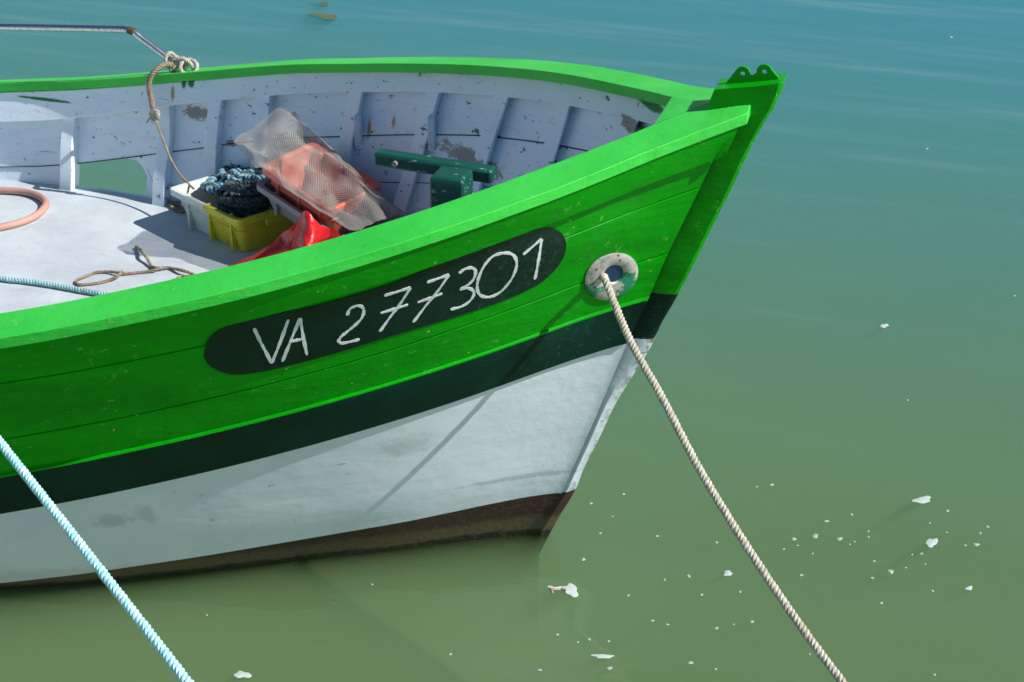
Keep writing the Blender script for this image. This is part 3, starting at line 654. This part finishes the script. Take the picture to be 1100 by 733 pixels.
# hose
hp=[(-70,206),(-35,204),(0,204.5),(24,206),(40,210),(49,217),(47,224),(38,232),(22,239),(0,244.5),(-35,251),(-90,256),(-150,250),(-190,235),(-180,218),(-130,208),(-72,205.6)]
P=resample(catmull([deck(p,.018) for p in hp],12),.02)[0]
o=MB().tube(P,.0175,14).build('hose','hose',loc=tuple(deck((40,225)))); tag(o,'faded pink rubber hose curving on the deck at the left edge','hose')
# ------------------------------------------------------------------ crates
def crate(name,base,R,Lx,Wy,h,mats,label,group=None,taper=.035,rim=.022,cat='crate',ribs=True):
    """open fish crate: base = corner of the bottom; R columns = long, short, up"""
    R=np.array(R); c=np.array(base)
    root=empty(name,tuple(c+R@np.array([Lx/2,Wy/2,0])),label,cat,group)
    def rect(z,o,rr=.03):
        pts=[]
        for cx,cy,a0 in((Lx+o-rr,Wy+o-rr,0),(-o+rr,Wy+o-rr,90),(-o+rr,-o+rr,180),(Lx+o-rr,-o+rr,270)):
            for a in np.linspace(a0,a0+90,5): pts.append(c+R@np.array([cx+rr*math.cos(math.radians(a)),cy+rr*math.sin(math.radians(a)),z]))
        return pts
    t=taper
    mb=MB(); rings=[rect(0,0),rect(h*.55,t*.55),rect(h*.56,t*.55+.006),rect(h*.60,t*.6+.006),rect(h*.61,t*.6),rect(h-.03,t),rect(h-.03,t+rim),rect(h,t+rim),rect(h,t+rim-.012),rect(h-.004,t-.004),rect(.012,-.008)]
    mb.grid(rings,0,True,True); mb.build('body',mats,root,angle=35,bevel=.0015)
    if ribs:
        for sx in(.12,.5,.88):
            for y,s in((0,-1),(Wy,1)):
                a=c+R@np.array([Lx*sx,y+s*t*.5+s*.002,h*.5]); MB().box(a,(.008,.010,h*.46),R).build('rib',mats,root)
        for x_,s in((0,-1),(Lx,1)):
            hb=MB().box(c+R@np.array([x_+s*(t+rim*.5),Wy/2,h-.045]),(.010,.06,.02),R); hb.build('handle',mats,root,bevel=.004)
    return root
A,B=deck((202.6,242),.002),deck((263,272),.002); ux=(B-A)/np.linalg.norm(B-A); uy=np.cross([0,0,1.],ux);uy/=np.linalg.norm(uy); uz=np.cross(ux,uy); RY=np.stack([ux,uy,uz],1); LC=np.linalg.norm(B-A)
yc=crate('fish_crate',A,RY,LC,.31,.185,'yellow','yellow plastic fish crate with a white end, filled with dark rope','')
if 'group' in yc: del yc['group']
# dark ropes heaped in the yellow crate
def coil(cen,R3,loops,r,pitch,mat,label,mats=None):
    mb=MB()
    for (dx,dy,dz,a,b,ang,t1,t2) in loops:
        q=[]
        for i in range(13):
            t=2*math.pi*i/12; x=a*math.cos(t); y=b*math.sin(t); ca,sa=math.cos(ang),math.sin(ang)
            q.append(cen+R3@np.array([dx+x*ca-y*sa,dy+x*sa+y*ca,dz+t1*math.cos(t+1)+t2*math.sin(t)+.004*math.sin(3*t)]))
        twisted(catmull(q,7),r,pitch,mb,n=6)
    o=mb.build('rope_coil',mats or mat,loc=tuple(cen)); return tag(o,label,'rope')
C0=A+RY@np.array([LC*.5,.18,.185])
coil(C0,RY,[(-.10,.03,-.03,.13,.09,.2,.02,.01),(-.13,.06,.0,.12,.07,.5,.025,.02),(-.02,.08,.03,.15,.08,.1,.02,.03),(.0,.04,.015,.12,.10,.9,.02,.02),(-.06,.0,.02,.09,.075,1.2,.03,.01),(.03,.10,.055,.13,.06,-.2,.02,.02),(-.15,-.03,.01,.07,.09,.1,.03,.02),(.05,.02,-.04,.15,.12,0,.01,.01),(-.03,.02,.05,.11,.06,.4,.02,.03),(-.08,-.06,.035,.08,.065,.7,.02,.03),(-.12,.02,.05,.10,.05,-.3,.02,.02),(.06,.08,.075,.10,.05,.5,.02,.02)],.0185,.075,None,'thick blue and black twisted rope heaped in the yellow crate',['blue_rope','black_rope'])
coil(C0,RY,[(.09,-.06,.00,.125,.095,.1,.02,.01),(.10,-.07,.028,.12,.09,.35,.02,.015),(.085,-.055,.055,.115,.075,-.1,.03,.01),(.11,-.045,.035,.09,.065,.3,.015,.02),(.09,-.065,.07,.085,.055,.5,.02,.01),(.10,-.05,.0,.05,.03,.0,.01,.0),(.075,-.06,-.04,.13,.10,0,.01,0)],.0165,.07,'black_rope','tight oval coil of black rope at the yellow end of the crate')
# tilted salmon crate nested in a grey one
Ld=np.array([.86,-.44,-.17]); Ld/=np.linalg.norm(Ld); Sd=np.array([.50,.84,.10]); Sd-=Ld*(Sd@Ld); Sd/=np.linalg.norm(Sd); RS=np.stack([Ld,Sd,np.cross(Ld,Sd)],1)
P0=np.array([-1.68,1.05,1.00]); P0=CAM+(P0-CAM)*.975; t_=.03
b0=P0+RS@np.array([t_+.02,t_+.015,-.215])
crate('salmon_crate',b0+RS@np.array([.012,.012,.018]),RS,.37,.215,.195,'salmon','salmon pink plastic crate tilted against the yellow crate, covered with netting',None,.03,.018)
crate('grey_crate',b0+RS@np.array([-.006,-.008,0]),RS,.580,.250,.125,'grey_plastic','grey plastic crate holding the salmon crate, its pale rim showing beside the green post',None,.03,.018)
# netting draped over the crates
def netpt(u,v,h): return P0+RS@np.array([u,v,h])
K=[[(263,165,.16),(251,151,.22),(272,139,.26),(300,117,.33),(317,121,.33)],
   [(270,178,.10),(272,165,.19),(290,150,.24),(318,135,.30),(345,152,.20)],
   [(290,186,.05),(300,178,.06),(322,168,.10),(345,162,.11),(366,170,.08)],
   [(308,203,.03),(322,200,.0),(345,192,-.01),(368,186,.01),(390,192,.045)],
   [(338,222,.02),(350,222,-.03),(370,214,-.04),(392,208,-.02),(412,211,.035)],
   [(376,249,.02),(388,246,.0),(402,240,-.01),(418,234,.0),(431,231,.02)]]
nr=P0; n0=RS[:,2]
def onpl(p,h):
    c=P0+n0*h; r=ray(p); return CAM+r*(((c-CAM)@n0)/(r@n0))
def clear(P,m=.11):
    d=CAM-P; d/=np.linalg.norm(d)
    while P[1]>float(Y(P[0],P[2]))-m: P=P+d*.01
    return P
V=[clear(onpl((a,b),h*.5+.025)) for r in K for a,b,h in r]; nu=len(K[0])
# refine by catmull in both directions
def refine(V,a,b,k):
    G=np.array(V).reshape(a,b,3); G=np.array([catmull(r,k) for r in G]); G=np.array([catmull(G[:,j],k) for j in range(G.shape[1])]).transpose(1,0,2); return G
G=refine(V,len(K),nu,6); rng=np.random.default_rng(3)
a,b=G.shape[:2]
for i in range(a):
    for j in range(b):
        u,v=j/(b-1),i/(a-1); d=.028*abs(math.sin(7*u+4*v))+.022*abs(math.sin(-5*u+9*v+1))+.010*math.sin(19*u-11*v)+.010*abs(math.sin(23*v+8*u))-.03
        G[i,j]+=n0*d*min(1,6*min(u,1-u,v,1-v)+.3)
G=G+rng.normal(0,.0030,G.shape)
UV=[(j/(b-1)*1.0,i/(a-1)*1.35) for i in range(a) for j in range(b)]
mb=MB().grid(G); o=obj('netting',mb.v,mb.f,'net',loc=tuple(P0),uvs=UV,subsurf=1); tag(o,'fine grey mesh netting draped over the salmon and grey crates','netting')
# red oilskin
K=[[(236,292,.02),(262,281,.10),(292,262,.17),(304,250,.22),(318,240,.32),(329,229,.40),(345,243,.34),(360,248,.27),(371,256,.20)],
   [(240,293,.03),(268,283,.12),(296,270,.17),(312,262,.20),(318,252,.25),(326,250,.33),(338,258,.32),(356,256,.25),(374,261,.17)],
   [(248,295,.03),(272,290,.10),(292,280,.12),(308,278,.14),(312,270,.16),(322,268,.28),(335,270,.28),(352,268,.20),(372,270,.12)],
   [(255,305,.0),(275,302,.04),(295,298,.06),(310,296,.05),(318,292,.08),(328,290,.17),(342,288,.18),(356,286,.12),(374,284,.05)]]
V=[deck((a,b),h) for r in K for a,b,h in r]; G=refine(V,4,9,7); 
a,b=G.shape[:2]
for i in range(a):
    for j in range(b): G[i,j,2]+=.010*math.sin(j*.33+i*.35)*math.cos(i*.3+j*.11)+.006*abs(math.sin(j*.21-i*.27))+rng.normal(0,.0012)
mb=MB().grid(G); o=mb.build('oilskin','red',loc=tuple(deck((320,280))),solid=.004,subsurf=1,angle=80); tag(o,'crumpled red oilskin lying against the near bulwark beside the crates','oilskin')
# ------------------------------------------------------------------ things floating on the water, plus painted reflections
def fleck(px,w,h,seed,name='foam_fleck',mat='foam',pts=11):
    r=random.Random(seed); c=at(px,2,.003); V=[];n=pts
    f=at((px[0]+1,px[1]),2,.003)-c; fy=at((px[0],px[1]-1),2,.003)-c
    for z,k in((0,1.),(.0015,.8)):
        for i in range(n):
            t=2*math.pi*i/n; rr=k*(1+.18*math.sin(2*t+seed)+.16*math.sin(3*t+seed*2.1)+.10*math.sin(5*t+seed*.7)+r.uniform(-.08,.08)); V.append(c+f*w/2*rr*math.cos(t)+fy*h/2*rr*math.sin(t)+np.array([0,0,z]))
    F=[(i,(i+1)%n,n+(i+1)%n,n+i) for i in range(n)]+[tuple(range(n,2*n))]
    return obj(name,V,F,mat,loc=tuple(c))
big=[((991,537),19,7,'long white foam streak on the water, farthest up of the larger ones at right'),((1001,583),11,10,'white foam blob bent like a hook among the flecks at lower right'),((260,725),16,8,'white foam patch on the olive water at the bottom, right of the cyan rope'),((613,634),15,14,'pale scalloped foam scrap just below the bow waterline'),((648,705),24,4,'thin white feather-like streak on the water below the bow'),((782,616),10,5,'single oval foam fleck just left of the cream rope near the bottom'),((1041,632),8,4,'oval foam fleck alone near the lower right edge'),((950,350),8,4,'lone pale fleck on the open water right of the stem')]
for i,(p,w_,h_,lab) in enumerate(big): tag(fleck(p,w_,h_,i+50,pts=26),lab,'foam','larger foam patches on the water')
small=[(829,521,6,3),(813,523,3,2),(888,560,6,3.5),(915,553,4,3),(853,579,7,4),(876,576,8,6),(902,579,8,4.5),(857,586,3,2),(933,571,3,3),(933,577,3,3),(918,582,3,2),(913,585,3,2),(873,595,3,2),(861,618,5,3),(939,603,4,3),(957,614,7,7),(937,621,5,3),(947,648,5,3),(1018,549,5,3),(999,562,3,2),(1017,572,3,2),(1049,585,8,5),(1061,566,4,3),(1053,573,4,3),(1037,586,4,2),(980,596,3,2),(990,595,4,3),(973,610,3,2),(994,606,3,2),(1002,635,4,3),(795,636,4,3),(808,668,5,4),(770,675,5,4),(788,671,3,2),(769,719,4,3),(870,703,3,3),(1004,725,4,3),(627,601,5,4),(645,573,4,2),(635,541,4,3),(670,531,4,3),(740,619,5,4),(714,623,3,3),(754,639,4,3),(675,640,4,3),(701,667,5,3),(717,671,4,3),(633,687,4,4),(654,689,4,3),(621,690,3,3),(599,682,4,3),(655,718,7,5),(742,712,6,5),(580,720,6,3),(222,661,3,2),(400,628,3,2),(484,703,4,3),(770,583,4,3),(706,576,4,3),(658,555,3,2),(975,430,3,2),(1022,40,4,2),(842,590,4,2),(1090,318,3,2),(996,160,3,2)]
ORD='first second third fourth fifth sixth seventh eighth ninth tenth eleventh twelfth thirteenth fourteenth fifteenth sixteenth'.split()
def zone(x,y):
    rope_x=np.interp(y,[297,372,514,628,733],[650,680,757,829,905])
    if y<480: return 'on the open water higher than the bow waterline'
    if x>rope_x:
        if y<568: return 'beside the long foam streak at right'
        if y<581: return 'just above the hooked blob at right'
        if y<600: return 'level with the hooked blob at right'
        if y<630: return 'just below the hooked blob at right'
        return 'lowest down, right of the cream rope'
    if x<600: return 'below the hull, left of the foam scrap'
    if y<630: return 'between the bow and the cream rope'
    if y<680: return 'level with the foam scrap, left of cream rope'
    return 'near the bottom edge, left of cream rope'
zs={}
for f in sorted(small): zs.setdefault(zone(f[0],f[1]),[]).append(f)
for i,(a,b,w_,h_) in enumerate(small):
    zn=zone(a,b); k=zs[zn].index((a,b,w_,h_)); tag(fleck((a,b),w_*.8,h_*.75,i,mat='foam_thin',pts=8),'%s tiny foam fleck from left %s'%(ORD[k],zn),'foam','tiny foam flecks')
root=empty('driftwood',tuple(at((598,633),2,.005)),'small bleached stick floating beside the foam scrap below the bow','stick')
P=[at(p,2,.008) for p in((589,631),(596,633),(603,632),(609,635))]; MB().tube(resample(catmull(P,5),.01)[0],.008,8).build('stem_piece','cream',root); MB().tube([at((592,632),2,.01),at((594,638),2,.004)],.005,6).build('twig','tan',root)
def reflection_patch(pts,label):  # thin olive slabs stand in for reflected streaks on the water
    V=[at(p,2,.003) for p in pts]+[at(p,2,.010) for p in pts]; n=len(pts); F=[(i,(i+1)%n,n+(i+1)%n,n+i) for i in range(n)]+[tuple(range(n,2*n))]
    tag(obj('painted_reflection',V,F,'reflection_patch',loc=tuple(at(pts[0],2,0))),label,'painted_reflection')
reflection_patch([(329,14.5),(342,14),(352,15.5),(362,16),(360,21),(350,20.5),(340,17)],'larger olive wedge of painted reflection beyond the boat at the top')
reflection_patch([(333,2.5),(340,3.2),(353,2.3),(352,5.8),(345,5),(341,3.8)],'smaller olive painted reflection scrap at the very top edge')
